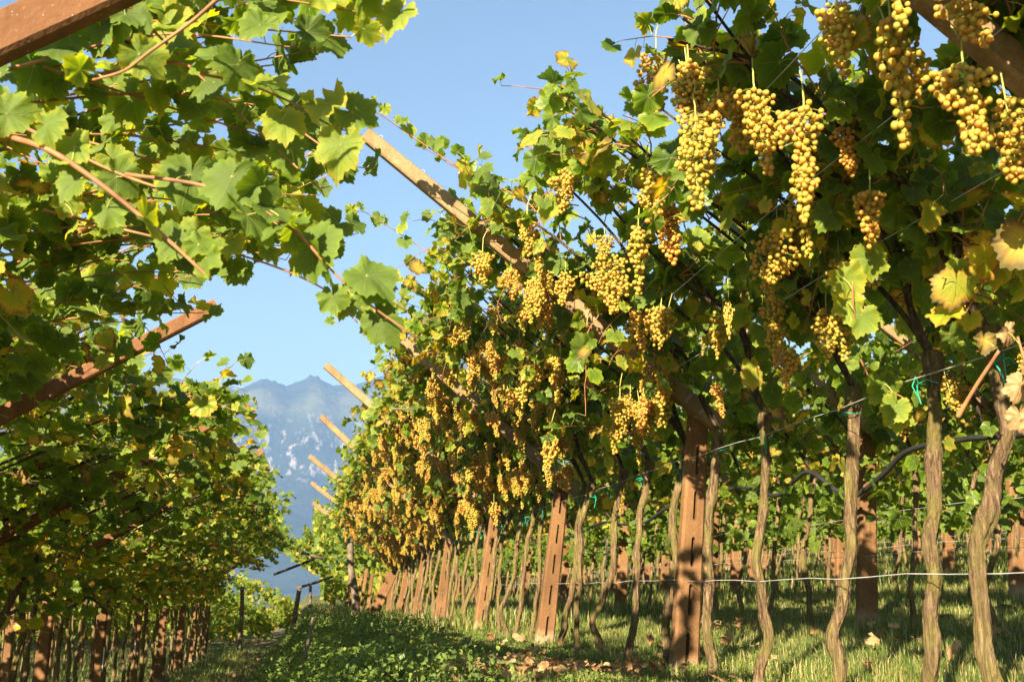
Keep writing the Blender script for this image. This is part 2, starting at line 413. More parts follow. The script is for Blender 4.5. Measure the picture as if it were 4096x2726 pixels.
def bunch_individual(parent, loc, L, Wd, seed, ripe):
    rng = np.random.default_rng(seed); pts, rr, sway = bunch_points(rng, L, Wd, BR)
    s = Acc(); bunch_stems(s, pts, L, sway)
    o = obj('grape_bunch', s.mesh('grape_stalk', M['stem']), parent, loc); o.rotation_euler = (rng.normal(0, .08), rng.normal(0, .08), rng.uniform(0, 6.28))
    for p, r in zip(pts, rr):
        g = bpy.data.objects.new('grape', GRAPES[int(np.clip(ripe+rng.normal(0, .17), 0, .99)*14)])
        g.location = p; g.scale = (r/BR,)*3; g.rotation_euler = (rng.uniform(-.6, .6), rng.uniform(-.6, .6), rng.uniform(0, 6)); put(g, o)
    return o

# ------------------------------------------------------------------ vine generator
SUNV = np.array(sdir)
def make_vine(seed, side, lod, nshoot, individual=0, leafscale=1.0, ext=1.0, low=False):
    """geometry of one vine in local space: base at the origin, canopy trained up the slope."""
    rng = np.random.default_rng(seed)
    if side == 'R': head = np.array([.19, 0, 1.60]); tip = np.array([-2.09, 0, 3.46])
    else: head = np.array([.02, 0, 2.12]); tip = np.array([2.37, 0, 3.66])
    s = tip-head; Ls = np.linalg.norm(s); s = s/Ls
    n = np.array([-s[2], 0, s[0]]); n = n if n[2] > 0 else -n
    Y = np.array([0, 1., 0])
    out = {}
    hi = lod == 'hi'
    # trunk
    tk = np.linspace(0, 1, 13); kx = np.interp(tk, np.linspace(0, 1, 5), rng.normal(0, .032, 5))+rng.normal(0, .006, 13); ky = np.interp(tk, np.linspace(0, 1, 5), rng.normal(0, .03, 5))+rng.normal(0, .006, 13)
    hz = head[2]-.10
    sg = .19 if side == 'R' else .02
    kz = np.linspace(-.08, hz, 13)
    base = [(sg*((z/hz)**1.2 if z > 0 else 0)+kx[i]+(.04 if i == 0 else 0), ky[i], z) for i, z in enumerate(kz)]
    base[0] = (rng.normal(.03, .03), rng.normal(0, .03), -.08)
    P = smooth_path(base, 96 if hi else 16)
    q = np.linspace(0, 1, len(P))
    r = .0255*(1+.42*np.exp(-(q/.07)**2)+.55*np.exp(-((q-.985)/.05)**2)+.30*np.exp(-((q-rng.uniform(.5, .85))/.03)**2)+.20*np.exp(-((q-rng.uniform(.15, .5))/.025)**2)-.10*q)*rng.uniform(.85, 1.2)
    a = Acc(); tube(a, P, r, 26 if hi else 7, .15 if hi else .05, rng)
    hp = P[-1]
    out['trunk'] = a.mesh('trunk', M['trunk'])
    # canes
    canes = []; ca = []
    for c in range(3 if hi else 2):
        y1 = rng.uniform(-.32, .32); bend = rng.normal(0, .05, 4)
        pts = [hp-(0, 0, .02), hp+s*.12+(0, y1*.15, .10)]
        for k, tt in enumerate((.45*ext, .95*ext, 1.5*ext, 2.05*ext)):
            off = rng.normal(.14 if side == 'R' else .17, .03)
            pts.append(head+s*tt+Y*(y1*(.5+.5*tt/2)+bend[k])+n*off)
        pth = smooth_path(pts, 34 if hi else 14); canes.append(pth)
        a = Acc(); tube(a, pth, np.linspace(.0155, .0058, len(pth))*rng.uniform(.8, 1.2), 9 if hi else 4, .12 if hi else 0, rng)
        ca.append(a.mesh('cane', M['cane']))
    out['canes'] = ca
    # shoots
    sh = Acc(); nodes = []; dirs = []; szs = []
    for k in range(nshoot):
        c = canes[rng.integers(len(canes))]; u = rng.uniform(.10 if side == 'L' else .20, 1.0)**.9; p = c[int(u*(len(c)-1))].copy()
        p += Y*rng.uniform(-.16, .16)
        edge = u > .80
        d = n*rng.uniform(.1, .9)+s*rng.uniform(-.2, .9)+Y*rng.normal(0, .55)
        if u < .22: d = n*rng.uniform(-.2, .8)-s*rng.uniform(-.3, .7)+Y*rng.normal(0, .7)
        if rng.random() < .04: d = -n*rng.uniform(.1, .7)+s*rng.uniform(-.2, .6)+Y*rng.normal(0, .6)
        if edge: d = s*rng.uniform(.3, .9)+n*rng.uniform(-.35, .45)+Y*rng.normal(0, .4)
        d = d/np.linalg.norm(d); L = rng.uniform(.35, .85)*((.75 if ext == 1 else .5) if edge else 1)
        m = int(L/.065)+2; pp = [p]
        for i in range(m):
            d = d+rng.normal(0, .13, 3)+np.array([0, 0, -.085]); d /= np.linalg.norm(d); pp.append(pp[-1]+d*.065)
        pp = np.array(pp)
        if hi or k % 2 == 0: tube(sh, pp, np.linspace(.0042, .0016, len(pp)), 5 if hi else 3, cap=False, mi=0)
        for i in range(1, len(pp)):
            if rng.random() < .74:
                nodes.append(pp[i]); dirs.append((pp[i]-pp[i-1])); szs.append(1.08-.45*(i/len(pp))**2)
    if low:
        for k in range(46): nodes.append(hp+np.array([rng.uniform(-.5, .5), rng.uniform(-.42, .42), -rng.uniform(.0, .75)**1.3*.95])); dirs.append(rng.normal(size=3)); szs.append(1)
    if side == 'R':   # leaves hanging round the head and just behind the post row
        for k in range(10): nodes.append(hp+np.array([rng.uniform(.18, .6), rng.uniform(-.35, .35), rng.uniform(-.05, .40)])); dirs.append(rng.normal(size=3)); szs.append(1)
    else:
        for k in range(22): nodes.append(hp+np.array([rng.uniform(-.45, .30), rng.uniform(-.35, .35), rng.uniform(-.5, .35)])); dirs.append(rng.normal(size=3)); szs.append(1)
    nodes = np.array(nodes); dirs = norm(np.array(dirs)); szs = np.array(szs); N = len(nodes)
    rnd = rng.normal(size=(N, 3)); pet = norm(np.cross(dirs, rnd)+np.array([0, 0, .35])+.3*dirs)
    pl = rng.uniform(.04, .10, (N, 1)); pos = nodes+pet*pl
    T = norm(pet*.45+np.array([0, 0, -.75])+rng.normal(0, .42, (N, 3))+s*.25)
    out3 = n*.55+SUNV*.45
    Nn = norm(out3+rng.normal(0, .62, (N, 3)))
    size = rng.uniform(.060, .112, N)*szs*leafscale*(1.0 if lod != 'lo' else 1.12)
    # only a few leaves are far below the slope
    tint = tints(N, rng, .13 if side == 'R' else .11, .05 if side == 'R' else .035)
    below = ((nodes-head)@n) < -.02
    if low: tint = np.where(nodes[:, 2] < hp[2]-.05, rng.uniform(.02, .42, N), tint)  # shade under the canopy put into the low leaves as darker green tints
    tint = np.where(below & ~((nodes[:, 2] < hp[2]-.05) & low) & (rng.random(N) < .30), rng.uniform(.55, .90, N), tint)
    # petioles
    if hi:
        for i in range(0, N):
            tube(sh, [nodes[i], (nodes[i]+pos[i])/2+(0, 0, .006), pos[i]], .0013, 3, cap=False, mi=1 if i % 3 else 0)
    out['shoots'] = sh.mesh('shoots', [M['shoot'], M['stem']])
    if individual:
        idx = np.argsort(-size)[:individual]; rest = np.setdiff1d(np.arange(N), idx)
        out['leaf'] = [(pos[i], T[i], Nn[i], size[i], tint[i]) for i in idx]
    else: rest = np.arange(N)
    f = Acc(); add_leaves(f, pos[rest], T[rest], Nn[rest], size[rest], tint[rest], lod, rng)
    out['foliage'] = f.mesh('foliage', M['leaf'], 'leafdata')
    # bunch anchors
    an = []
    for k in range(22):
        c = canes[rng.integers(len(canes))]; u = rng.uniform(.30, .97); p = c[int(u*(len(c)-1))]
        an.append(p-n*rng.uniform(.03, .24)+Y*rng.uniform(-.2, .2))
    out['anchors'] = an
    return out

LEAF_MESHES = []
for i in range(30):
    rg = np.random.default_rng(900+i); a_ = Acc()
    tt = [.08+.5*i/18, ][0] if i < 19 else (.6+.2*(i-19)/6 if i < 26 else .86+.12*(i-26)/4)
    add_leaves(a_, np.zeros((1, 3)), np.array([[0, 1., 0]]), np.array([[0, 0, 1.]]), np.array([.08]), np.array([tt]), 'hi', rg)
    LEAF_MESHES.append((tt, a_.mesh('leaf', M['leaf'], 'leafdata')))
for i in range(6):
    rg = np.random.default_rng(970+i); a_ = Acc()
    add_leaves(a_, np.zeros((1, 3)), np.array([[0, 1., 0]]), np.array([[0, 0, 1.]]), np.array([.08]), np.array([.3+.12*i]), 'hi', rg, 2.2)
    LEAF_MESHES.append((2+i*.01, a_.mesh('leaf', M['dry'], 'leafdata')))
def put_leaf(parent, pos, T, Nn, size, tint):
    cand = sorted(LEAF_MESHES, key=lambda q: abs(q[0]-tint))[:4]; me = random.choice(cand)[1]
    T = norm(np.asarray(T, float)); Nn = np.asarray(Nn, float); Nn = norm(Nn-Nn@T*T); S = np.cross(T, Nn)
    o = bpy.data.objects.new('leaf', me); put(o, parent)
    m = Matrix(((S[0], T[0], Nn[0], pos[0]), (S[1], T[1], Nn[1], pos[1]), (S[2], T[2], Nn[2], pos[2]), (0, 0, 0, 1)))
    o.matrix_local = m @ Matrix.Scale(size/.08, 4)
    return o

# ------------------------------------------------------------------ terrain
def sstep(a, b, x): t = np.clip((x-a)/(b-a), 0, 1); return t*t*(3-2*t)
def gz(x, y):
    x = np.asarray(x, float); y = np.asarray(y, float)
    yy = np.clip(y, 0, 80)
    terr = -.55-.006*np.clip(yy-12, 0, 20)+.098*np.clip(x-2.3, 0, 40)+.09*np.clip(x-13, 0, 60)+.06*np.exp(-((x-.5)**2/.8+(y-8.5)**2/8))
    low = -1.98-.01*np.clip(-x-3, 0, 30)+0*x
    k = sstep(-1.05, .25, x+.06*np.sin(y*1.3)+.04*np.sin(y*3.1))
    z = low*(1-k)+terr*k
    z = z+(.02*np.sin(x*5.1+y*2.3)+.018*np.sin(x*2.7-y*4.1+1)+.012*np.sin(x*9.7+y*8.1))*np.exp(-np.maximum(0, y-40)/40)
    far = sstep(90, 500, np.hypot(x, y)); z = z*(1-far)-14*far
    return z
def gridmesh(xs, ys, zf, name, mat, attrf=None):
    X, Yv = np.meshgrid(xs, ys); Z = zf(X, Yv); nx, ny = len(xs), len(ys)
    a = Acc(); i = np.arange(ny-1)[:, None]*nx; j = np.arange(nx-1)[None]
    f = np.stack([i+j, i+j+1, i+nx+j+1, i+nx+j], -1).reshape(-1, 4)
    a.add(np.stack([X, Yv, Z], -1).reshape(-1, 3), None, f, attrf(X, Yv).ravel() if attrf else None)
    return a.mesh(name, mat, 'path' if attrf else None)
xs = np.concatenate([-np.geomspace(3500, 12, 26), np.arange(-10, 14, .13), np.geomspace(16, 3500, 26)])
ys = np.concatenate([-np.geomspace(3000, 3, 22), np.arange(-1, 16, .14), np.arange(16, 60, .5), np.geomspace(62, 6500, 40)])
pathf = lambda X, Y: np.exp(-((X+1.45)/.42)**2)
tag(obj('ground', gridmesh(xs, ys, gz, 'ground', M['ground'], pathf)), kind='structure')

# mountain ridge across the valley
prof = np.array([(-3500, 520), (-2400, 760), (-1500, 640), (-900, 820), (-560, 800), (-415, 783), (-290, 758), (-201, 808), (-150, 800), (-106, 781), (-70, 800), (-40, 812), (-18, 829), (12, 828), (40, 808), (75, 792), (180, 806), (420, 900), (900, 980), (1600, 820), (2400, 900), (3500, 560)], float)
def mz(X, Y):
    H = np.interp(X+12*np.sin(Y*.01), prof[:, 0], prof[:, 1])
    q = (Y-2500)/1500.
    shape = np.where(q < 1, np.interp(q, [0, .15, .45, .56, .63, .72, .86, 1], [0, .05, .33, .42, .60, .80, .93, 1]), np.maximum(0, 1-(q-1)*.9))
    rg = np.random.default_rng(3); nz = 0
    for k in range(1, 9):
        a, b, c, d = rg.uniform(0, 6.28, 4); fr = .0016*1.9**k
        nz = nz+(np.sin(X*fr+a+1.5*np.sin(Y*fr*.7+b))*np.sin(Y*fr*1.1+c+np.sin(X*fr*.6+d)))/1.7**k
    e = np.clip(q*3, 0, 1)*np.clip(1.02-shape, .03, 1)
    cr = 2*np.sin(X*.11+np.sin(X*.037)*3)+1.2*np.sin(X*.23+1)+.8*np.sin(X*.51+Y*.02)
    return H*shape+cr*np.clip((shape-.95)/.05, 0, 1)+nz*110*e-16*(1-np.clip(q*5, 0, 1))
mx = np.concatenate([np.linspace(-3500, -700, 70), np.linspace(-690, 500, 240), np.linspace(520, 3500, 70)])
tag(obj('mountain', gridmesh(mx, np.linspace(2450, 5400, 200), mz, 'mountain', M['mountain'])), kind='structure')

# ------------------------------------------------------------------ trellis frames
def boxbeam(acc, p0, p1, w, h, up=(0, 0, 1), ch=.012, w1=None, h1=None, segs=1):
    """chamfered beam from p0 to p1; w across, h along 'up'"""
    p0 = np.array(p0, float); p1 = np.array(p1, float); d = norm(p1-p0); up = np.array(up, float)
    u = norm(up-(up@d)*d); v = np.cross(d, u)
    w1 = w1 or w; h1 = h1 or h; rings = []
    for k in range(segs+1):
        t = k/segs; W2 = (w+(w1-w)*t)/2; H2 = (h+(h1-h)*t)/2; c = p0+(p1-p0)*t
        rings.append([c+v*a+u*b for a, b in ((-W2+ch, -H2), (W2-ch, -H2), (W2, -H2+ch), (W2, H2-ch), (W2-ch, H2), (-W2+ch, H2), (-W2, H2-ch), (-W2, -H2+ch))])
    vv = np.array(rings).reshape(-1, 3); f4 = []
    for k in range(segs):
        for j in range(8): f4.append((k*8+j, k*8+(j+1) % 8, k*8+8+(j+1) % 8, k*8+8+j))
    e = segs*8; f4 += [(3, 2, 1, 0), (7, 4, 3, 0), (7, 6, 5, 4), (e, e+1, e+2, e+3), (e, e+3, e+4, e+7), (e+4, e+5, e+6, e+7)]
    acc.add(vv, None, f4)
def slotted_post(H, slots=True):
    """post whose long oval slots run right through it; axis +Z, faces -Y"""
    a = Acc(); n0, n1 = .088, .066; d0 = .05; d1 = .038; ch = .016; sw = .0125; z0, z1 = -.25, H
    hw = lambda z: n0+(n1-n0)*np.clip(z/H, 0, 1); hd = lambda z: d0+(d1-d0)*np.clip(z/H, 0, 1)
    if not slots:
        boxbeam(a, (0, 0, z0), (0, 0, z1), n0*2, d0*2, (0, -1, 0), ch, n1*2, d1*2, 6); return a.mesh('post', M['post'], smooth=False)
    zs = [z0]; st = []
    k = .10
    while k+.19 < H-.03: zs += [k, k+.012, k+.178, k+.19]; st.append(len(zs)-4); k += .295
    zs.append(z1); V = []; F = []
    rows = []
    for i, z in enumerate(zs):
        insl = any(i in (b, b+1, b+2, b+3) for b in st); edge = any(i in (b, b+3) for b in st)
        s_ = sw*(.35 if edge else 1); w, d = hw(z), hd(z)
        row = [(-w, d-ch), (-w, -d+ch), (-w+ch, -d), (-s_, -d), (s_, -d), (w-ch, -d), (w, -d+ch), (w, d-ch), (w-ch, d), (s_, d), (-s_, d), (-w+ch, d)]
        rows.append(len(V)); V += [(x, y, z) for x, y in row]
    for i in range(len(zs)-1):
        a0, b0 = rows[i], rows[i+1]; slot = any(b <= i < b+3 for b in st)
        for j in range(12):
            if slot and j in (3, 9): continue
            F.append((a0+j, a0+(j+1) % 12, b0+(j+1) % 12, b0+j))
        if slot:
            F.append((a0+3, b0+3, b0+10, a0+10)); F.append((a0+4, a0+9, b0+9, b0+4))
    for b in st:
        F.append((rows[b]+3, rows[b]+10, rows[b]+9, rows[b]+4)); F.append((rows[b+3]+3, rows[b+3]+4, rows[b+3]+9, rows[b+3]+10))
    t = rows[-1]; F += [(t, t+1, t+2, t+11), (t+2, t+3, t+10, t+11), (t+3, t+4, t+9, t+10), (t+4, t+5, t+8, t+9), (t+5, t+6, t+7, t+8)]
    a.add(V, None, F); return a.mesh('post', M['post'], smooth=False)
POST_S = {}
def trellis(name, base, joint, tip, arm_mat, label, group, slots, arm_over=.14, w=.115, wire=True, yoff=.0):
    base, joint, tip = (np.array(q, float) for q in (base, joint, tip))
    root = empty(name, base, label, 'vineyard post', group)
    H = joint[2]-base[2]+.03
    key = (round(H, 1), slots)
    if key not in POST_S: POST_S[key] = slotted_post(key[0], slots)
    p = obj('post', POST_S[key], root); p.rotation_euler = (random.uniform(-.012, .012), math.atan2(joint[0]-base[0], H), random.uniform(-.05, .05)); p.scale = (1, 1, H/key[0])
    a = Acc(); d = norm(tip-joint)
    j = joint-base+np.array([0, -.085, .0]); t = tip-base+np.array([0, -.085, 0])
    side = np.array([0, -1., 0]); up = norm(np.cross(side, d))
    boxbeam(a, j-d*arm_over, t, .075, w, (up if up[2] > 0 else -up), .010, .062, w*.80, 6)
    arm = obj('arm', a.mesh('arm', arm_mat, smooth=False), root)
    wa = Acc(); upv = up if up[2] > 0 else -up
    for tt in (.10, .22):   # rusty tie wire at the joint
        for q in range(2):
            c = j+d*(tt-.08+q*.012); ring = [c+side*.044*math.cos(x)*1.02+upv*(w*.56)*math.sin(x) for x in np.linspace(0, 6.283, 13)]
            tube(wa, ring, .0022, 4, cap=False)
    for tt in np.linspace(.35, .97, 6):   # small staples on the top edge
        c = j+(t-j)*tt+upv*w*.40; tube(wa, [c-d*.012, c-d*.008+upv*.022, c+d*.008+upv*.022, c+d*.012], .0022, 4, cap=False)
    obj('tie_wire', wa.mesh('tie_wire', M['wire']), root)
    return root
ORD = ['first', 'second', 'third', 'fourth', 'fifth', 'sixth', 'seventh', 'eighth', 'ninth', 'tenth', 'eleventh', 'twelfth', 'thirteenth', 'fourteenth', 'fifteenth']
#        Y     baseX baseZ jointX jointZ tipX tipZ
FR = [(2.45, 2.35, -.58, 2.53, 1.13, .22, 2.93), (6.2, 2.33, -.56, 2.515, 1.12, .24, 2.90), (9.6, 2.23, -.54, 2.44, 1.00, .26, 2.83), (13.0, 2.19, -.55, 2.385, .92, .11, 2.82),
      (16.4, 2.10, -.58, 2.25, .76, .10, 2.71), (19.8, 2.08, -.62, 2.25, .70, -.07, 2.49), (23.2, 2.08, -.70, 2.25, .62, -.01, 2.32), (26.6, 2.08, -.78, 2.22, .50, .05, 2.15)]
FRL = [(2.50, -3.0, -2.02, -2.97, -.20, -.25, 1.71)]+[(2.8+3.4*k, -3.0, -2.02, -2.97, .20, -.62 if k < 4 else -.95, 1.68 if k < 4 else 1.47) for k in range(1, 10)]
LROW = 'grape-laden row right of the grass path'
for k, fr in enumerate(FR):
    Yk, bx, bz, jx, jz, tx, tz = fr
    lab = ['brown beam slanting across the top right corner behind hanging grapes', 'large slotted rust-brown concrete post with pale arm against the sky, nearest on the right'][k] if k < 2 else \
        f'slotted brown concrete post with raised arm, {ORD[k-2]} behind the large near one'
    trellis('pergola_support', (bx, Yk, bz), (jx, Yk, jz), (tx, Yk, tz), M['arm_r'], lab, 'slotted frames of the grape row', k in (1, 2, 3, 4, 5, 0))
for k, fr in enumerate(FRL):
    Yk, bx, bz, jx, jz, tx, tz = fr
    lab = 'close shadow-dappled brown beam crossing the top left corner' if k == 0 else f'brown concrete frame of the left canopy, {ORD[k-1]} beam below the top left corner one'
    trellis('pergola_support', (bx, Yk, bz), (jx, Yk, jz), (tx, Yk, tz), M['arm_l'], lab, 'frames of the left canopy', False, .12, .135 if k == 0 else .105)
PY = {}
ROWX = [4.55, 6.85, 9.2, 11.6, 14.0]
RN = ['second', 'third', 'fourth', 'fifth', 'sixth']
for ri, X in enumerate(ROWX):
    y = 4.4 + (0 if ri == 0 else 1.1*ri); k = 0
    ys_ = [7.8-3.4+3.4*i for i in range(1, 11)] if ri == 0 else [y+3.4*i for i in range(int((X*.9-4)/3.4)+1, 11)]
    PY[ri] = ys_
    for k, y in enumerate(ys_):
        bz = float(gz(X, y))
        trellis('pergola_support', (X, y, bz), (X+.16, y, bz+1.66), (X-1.9, y, bz+3.15), M['arm_r'],
                f'plain brown concrete post, {ORD[k]} from the camera in the {RN[ri]} row from the path', f'posts of the {RN[ri]} row', False)
for k in range(9):
    y = 5.0+3.4*k; bz = float(gz(-5.7, y))
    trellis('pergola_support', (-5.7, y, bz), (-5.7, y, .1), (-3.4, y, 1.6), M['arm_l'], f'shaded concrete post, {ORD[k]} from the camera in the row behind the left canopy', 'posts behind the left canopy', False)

# ------------------------------------------------------------------ vines
VR_HI = [make_vine(10+i, 'R', 'hi', 36) for i in range(6)]
VR_LO = [make_vine(30+i, 'R', 'mid', 38) for i in range(5)]
VR_BK = [make_vine(90+i, 'R', 'mid', 34, low=True) for i in range(5)]
VL_HI = [make_vine(50+i, 'L', 'hi', 42) for i in range(6)]
VL_LO = [make_vine(70+i, 'L', 'mid', 40) for i in range(5)]
TIE = Acc()
tube(TIE, [(-.045, 0, 0), (-.02, -.04, .01), (.03, -.035, -.005), (.045, .01, .008), (.02, .04, 0), (-.03, .035, .006), (-.05, 0, -.004), (-.06, -.03, -.05), (-.05, -.03, -.09)], .003, 4, cap=False)
tube(TIE, [(-.045, -.01, 0), (-.07, -.05, .02), (-.09, -.06, -.02), (-.07, -.05, -.06)], .0025, 4, cap=False)
TIE = TIE.mesh('twine_tie', M['tie'])
def place_vine(g, loc, scale, label, group, bunches=0, hi_b=False, tie=False, indiv=0, ripe=.4):
    root = empty('grape_vine', loc, label, 'grape vine', group, scale)
    obj('trunk', g['trunk'], root)
    for c in g['canes']: obj('cane', c, root)
    tag(obj('shoots', g['shoots'], root), kind='stuff')
    tag(obj('foliage', g['foliage'], root), kind='stuff')
    for q in g.get('leaf', []): put_leaf(root, *q)
    an = g['anchors'][:]; random.shuffle(an)
    for k in range(bunches):
        if k < indiv:
            bunch_individual(root, an[k], random.uniform(.17, .27), random.uniform(.09, .14), random.randrange(99999), random.uniform(.2, .6))
        else:
            b = obj('grape_bunch', random.choice(BUNCH_HI if hi_b else BUNCH_LO), root, an[(k*2//3) % len(an)]+R.normal(0, .06, 3)*(1, 1, .8))
            b.rotation_euler = (random.gauss(0, .13), random.gauss(0, .13), random.uniform(0, 6.28)); sc = random.uniform(.8, 1.3); b.scale = (sc, sc, sc*random.uniform(.9, 1.1))
    if tie:
        t = obj('twine_tie', TIE, root, (.16, 0, 1.36)); t.rotation_euler = (0, 0, random.uniform(0, 6.28))
    return root
def interp_frame(FRT, y):
    A = np.array(FRT); return [float(np.interp(y, A[:, 0], A[:, i])) for i in range(1, 7)]
# grape row right of the path
YR = [1.9, 2.5, 3.14, 3.67, 4.36, 5.12, 5.85, 6.5, 7.16, 7.76, 8.4, 8.97, 9.75, 10.3, 10.85, 11.5, 12.0, 12.6]
while YR[-1] < 26: YR.append(YR[-1]+.64+random.uniform(-.08, .08))
nb = {}
for i, y in enumerate(YR):
    bx, bz, jx, jz, tx, tz = interp_frame(FR, y)
    bz = float(gz(bx, y))-.01
    sx = (bx-tx)/2.09*random.uniform(.93, 1.02); sz = (tz-bz)/3.46*random.uniform(.98, 1.01)
    indiv = 2.4 < y < 7.0
    if indiv: g = make_vine(400+i, 'R', 'hi', 36, 120, ext=.78 if y < 3.9 else (.90 if y < 5.4 else 1.0))
    else: g = (VR_HI if y < 13 else VR_LO)[i % (6 if y < 13 else 5)]
    if y < 6.2:
        lab = f'gnarled vine in the grape row, {ORD[7-i]} in front of the large slotted post' if i < 7 else ''
    else:
        b = int((y-6.2)//3.4); kk = nb.get(b, 0); nb[b] = kk+1
        lab = f'gnarled vine in the grape row, {ORD[min(kk,9)]} behind the ' + ('large near slotted post' if b == 0 else f'{ORD[min(b,7)]} post beyond the large slotted one')
    nbn = random.choice((12, 14, 16)) if y > 5.5 else random.choice((7, 8, 9))
    if y > 8: nbn += 3
    if y > 13: nbn += 4
    place_vine(g, (bx+random.uniform(-.05, .05), y, bz), (sx, random.choice((-1, 1)) if not indiv else 1, sz), lab, 'vines of the grape row', nbn, y < 14, y < 16, 3 if indiv else 0)
# left canopy
y = 2.9; i = 0; nb = {}
while y < 33.5:
    bx, bz, jx, jz, tx, tz = interp_frame(FRL, y)
    bz = float(gz(bx, y))
    sx = (2.40 if y < 7.5 else 2.72)/2.37*random.uniform(1.02, 1.12); sz = (1.70-bz)/3.66*random.uniform(.99, 1.03)
    indiv = 2.6 < y < 6.2
    g = make_vine(600+i, 'L', 'hi', 42, 110) if indiv else (VL_HI if y < 13 else VL_LO)[i % (6 if y < 13 else 5)]
    b = int((y-2.8)//3.4); kk = nb.get(b, 0); nb[b] = kk+1
    lab = f'leafy left canopy vine, {ORD[kk]} behind the ' + ('top left corner beam' if b == 0 else f'{ORD[min(b-1,11)]} beam past the corner one') if b >= 0 else f'leafy vine of the left canopy, {ORD[kk]} before the beam at the top left corner'
    place_vine(g, (bx+random.uniform(-.06, .06), y, bz), (sx, random.choice((-1, 1)) if not indiv else 1, sz), lab, 'vines of the left canopy')
    y += .68+random.uniform(-.07, .07); i += 1
# rows further right, and one behind the left canopy
for ri, X in enumerate(ROWX):
    y = max(2.6, X*.78-1.5)+random.uniform(0, .5); k = 0; nbb = {}
    while y < 38 and k < 44:
        bz = float(gz(X, y))-.01
        g = VR_HI[(k+ri) % 6] if (ri == 0 and y < 5) else VR_BK[(k*3+ri) % 5]
        b = sum(1 for q in PY[ri] if q <= y); kk = nbb.get(b, 0); nbb[b] = kk+1
        lab = f'slim vine in the {RN[ri]} row from the path, {ORD[kk]} behind its {ORD[b-1]} post' if b else f'slim vine in the {RN[ri]} row from the path, {ORD[kk]} before its first post'
        place_vine(g, (X+random.uniform(-.08, .08), y, bz), (.93, random.choice((-1, 1)), .915), lab, f'vines of the {RN[ri]} row', 2 if y < 8 and ri == 0 else (1 if k % 3 == 0 else 0), False)
        y += .78+random.uniform(-.1, .1); k += 1
y = 4.0; k = 0; nbb = {}
while y < 34:
    b = sum(1 for q in range(9) if 5.0+3.4*q <= y); kk = nbb.get(b, 0); nbb[b] = kk+1
    place_vine(VL_LO[k % 5], (-5.7+random.uniform(-.08, .08), y, float(gz(-5.7, y))), (.97, random.choice((-1, 1)), .97),
               f'dark vine in the row behind the left canopy, {ORD[kk]} behind its {ORD[b-1]} post' if b else f'dark vine behind the left canopy, {ORD[kk]} before the first shaded post', 'vines behind the left canopy')
    y += .8+random.uniform(-.1, .1); k += 1
# far rows read as one mass
def mass(name, spots, seed, lab):
    rng = np.random.default_rng(seed); F = Acc()
    for (x, y, z, sx, sz, c) in spots:
        N = 170; u = rng.random(N); yy = rng.uniform(-.6, .6, N)
        p = np.stack([x+sx*(.15-2.3*u), y+yy, z+sz*(1.35+1.85*u)+rng.normal(0, .16, N)], 1)
        lowf = rng.random(N) < .42; p[lowf, 2] = z+sz*rng.uniform(.5, 1.6, lowf.sum()); p[lowf, 0] = x+rng.uniform(-.3, .4, lowf.sum())
        T = rng.normal(0, .5, (N, 3))+(0, 0, -.8); Nn = rng.normal(0, .7, (N, 3))+(-.3, -.4, .6)
        add_leaves(F, p, T, Nn, rng.uniform(.08, .14, N), tints(N, rng, .2, .03), 'lo', rng)
    o = tag(obj(name, F.mesh(name, M['leaf'], 'leafdata')), lab, 'vine foliage', None, 'stuff')
    Tk = Acc()
    for (x, y, z, sx, sz, c) in spots:
        tube(Tk, smooth_path([(x, y, z-.1), (x+rng.normal(0, .05), y, z+.7), (x+.12, y, z+1.5*sz)], 5), .03, 5, cap=False)
    tag(obj(name.replace('foliage', 'trunks'), Tk.mesh('distant_trunks', M['trunk'])), 'thin trunks of the farthest vine rows', 'vine trunks', None, 'stuff')
sp = []
for X in (16.4, 18.8, 21.2, 23.6, 26, 29, 32):
    y = X*.85-1
    while y < 44: sp.append((X, y, float(gz(X, y)), 1, .95, 0)); y += 1.15
for X in list(ROWX)+[2.3]:
    y = 39.5 if X > 3 else 30
    while y < 46: sp.append((X, y, float(gz(X, y)), 1, .95, 0)); y += 1.1
for X in (-8.6, -11.4, -14.5):
    y = 8
    while y < 44: sp.append((X, y, float(gz(X, y)), -1, 1.05, 0)); y += 1.2
for y in (37, 40, 43, 46):     # rows crossing the end of the path
    x = -12
    while x < .2: sp.append((x, y, float(gz(x, y)), 1, .62, 0)); x += .95
for y in (33, 36, 39, 42, 45): # low block on the bank beyond the grape row
    x = .9
    while x < 7: sp.append((x, y, float(gz(x, y))-.1, .9, .80, 0)); x += .9
mass('distant_foliage', sp, 5, 'hazy green mass of the farthest vine rows beyond the path')

# hand-set shoots and grape bunches in the foreground
near = empty('grape_vine', (-1.6, 2.3, -1.98), 'close vine whose long red shoots hang over the path at the top left', 'grape vine', 'vines of the left canopy')
off = np.array([1.6, -2.3, 1.98])
def hand_shoot(parent, pts, leaves, r0=.0055, r1=.002, o=off, seed=0):
    rng = np.random.default_rng(seed); pth = smooth_path(np.array(pts)+o, 26); a = Acc()
    tube(a, pth, np.linspace(r0, r1, len(pth)), 7, .08, rng)
    s_ = Acc()
    for (u, sz, tint, (tx, ty, tz), (nx, ny, nz_)) in leaves:
        p = pth[int(u*(len(pth)-1))]; pe = norm(np.array([rng.normal(0, .5), rng.normal(0, .4), rng.uniform(-.2, 1)])); q = p+pe*.055
        tube(s_, [p, (p+q)/2+(0, 0, .006), q], .0017, 4, cap=False); put_leaf(parent, q, (tx, ty, tz), (nx, ny, nz_), sz, tint)
    sh_ = obj('shoot', a.mesh('shoot', M['shoot']), parent); 
    if s_.n: tag(obj('petioles', s_.mesh('petioles', M['stem']), sh_), kind='stuff')
rl = np.random.default_rng(44)
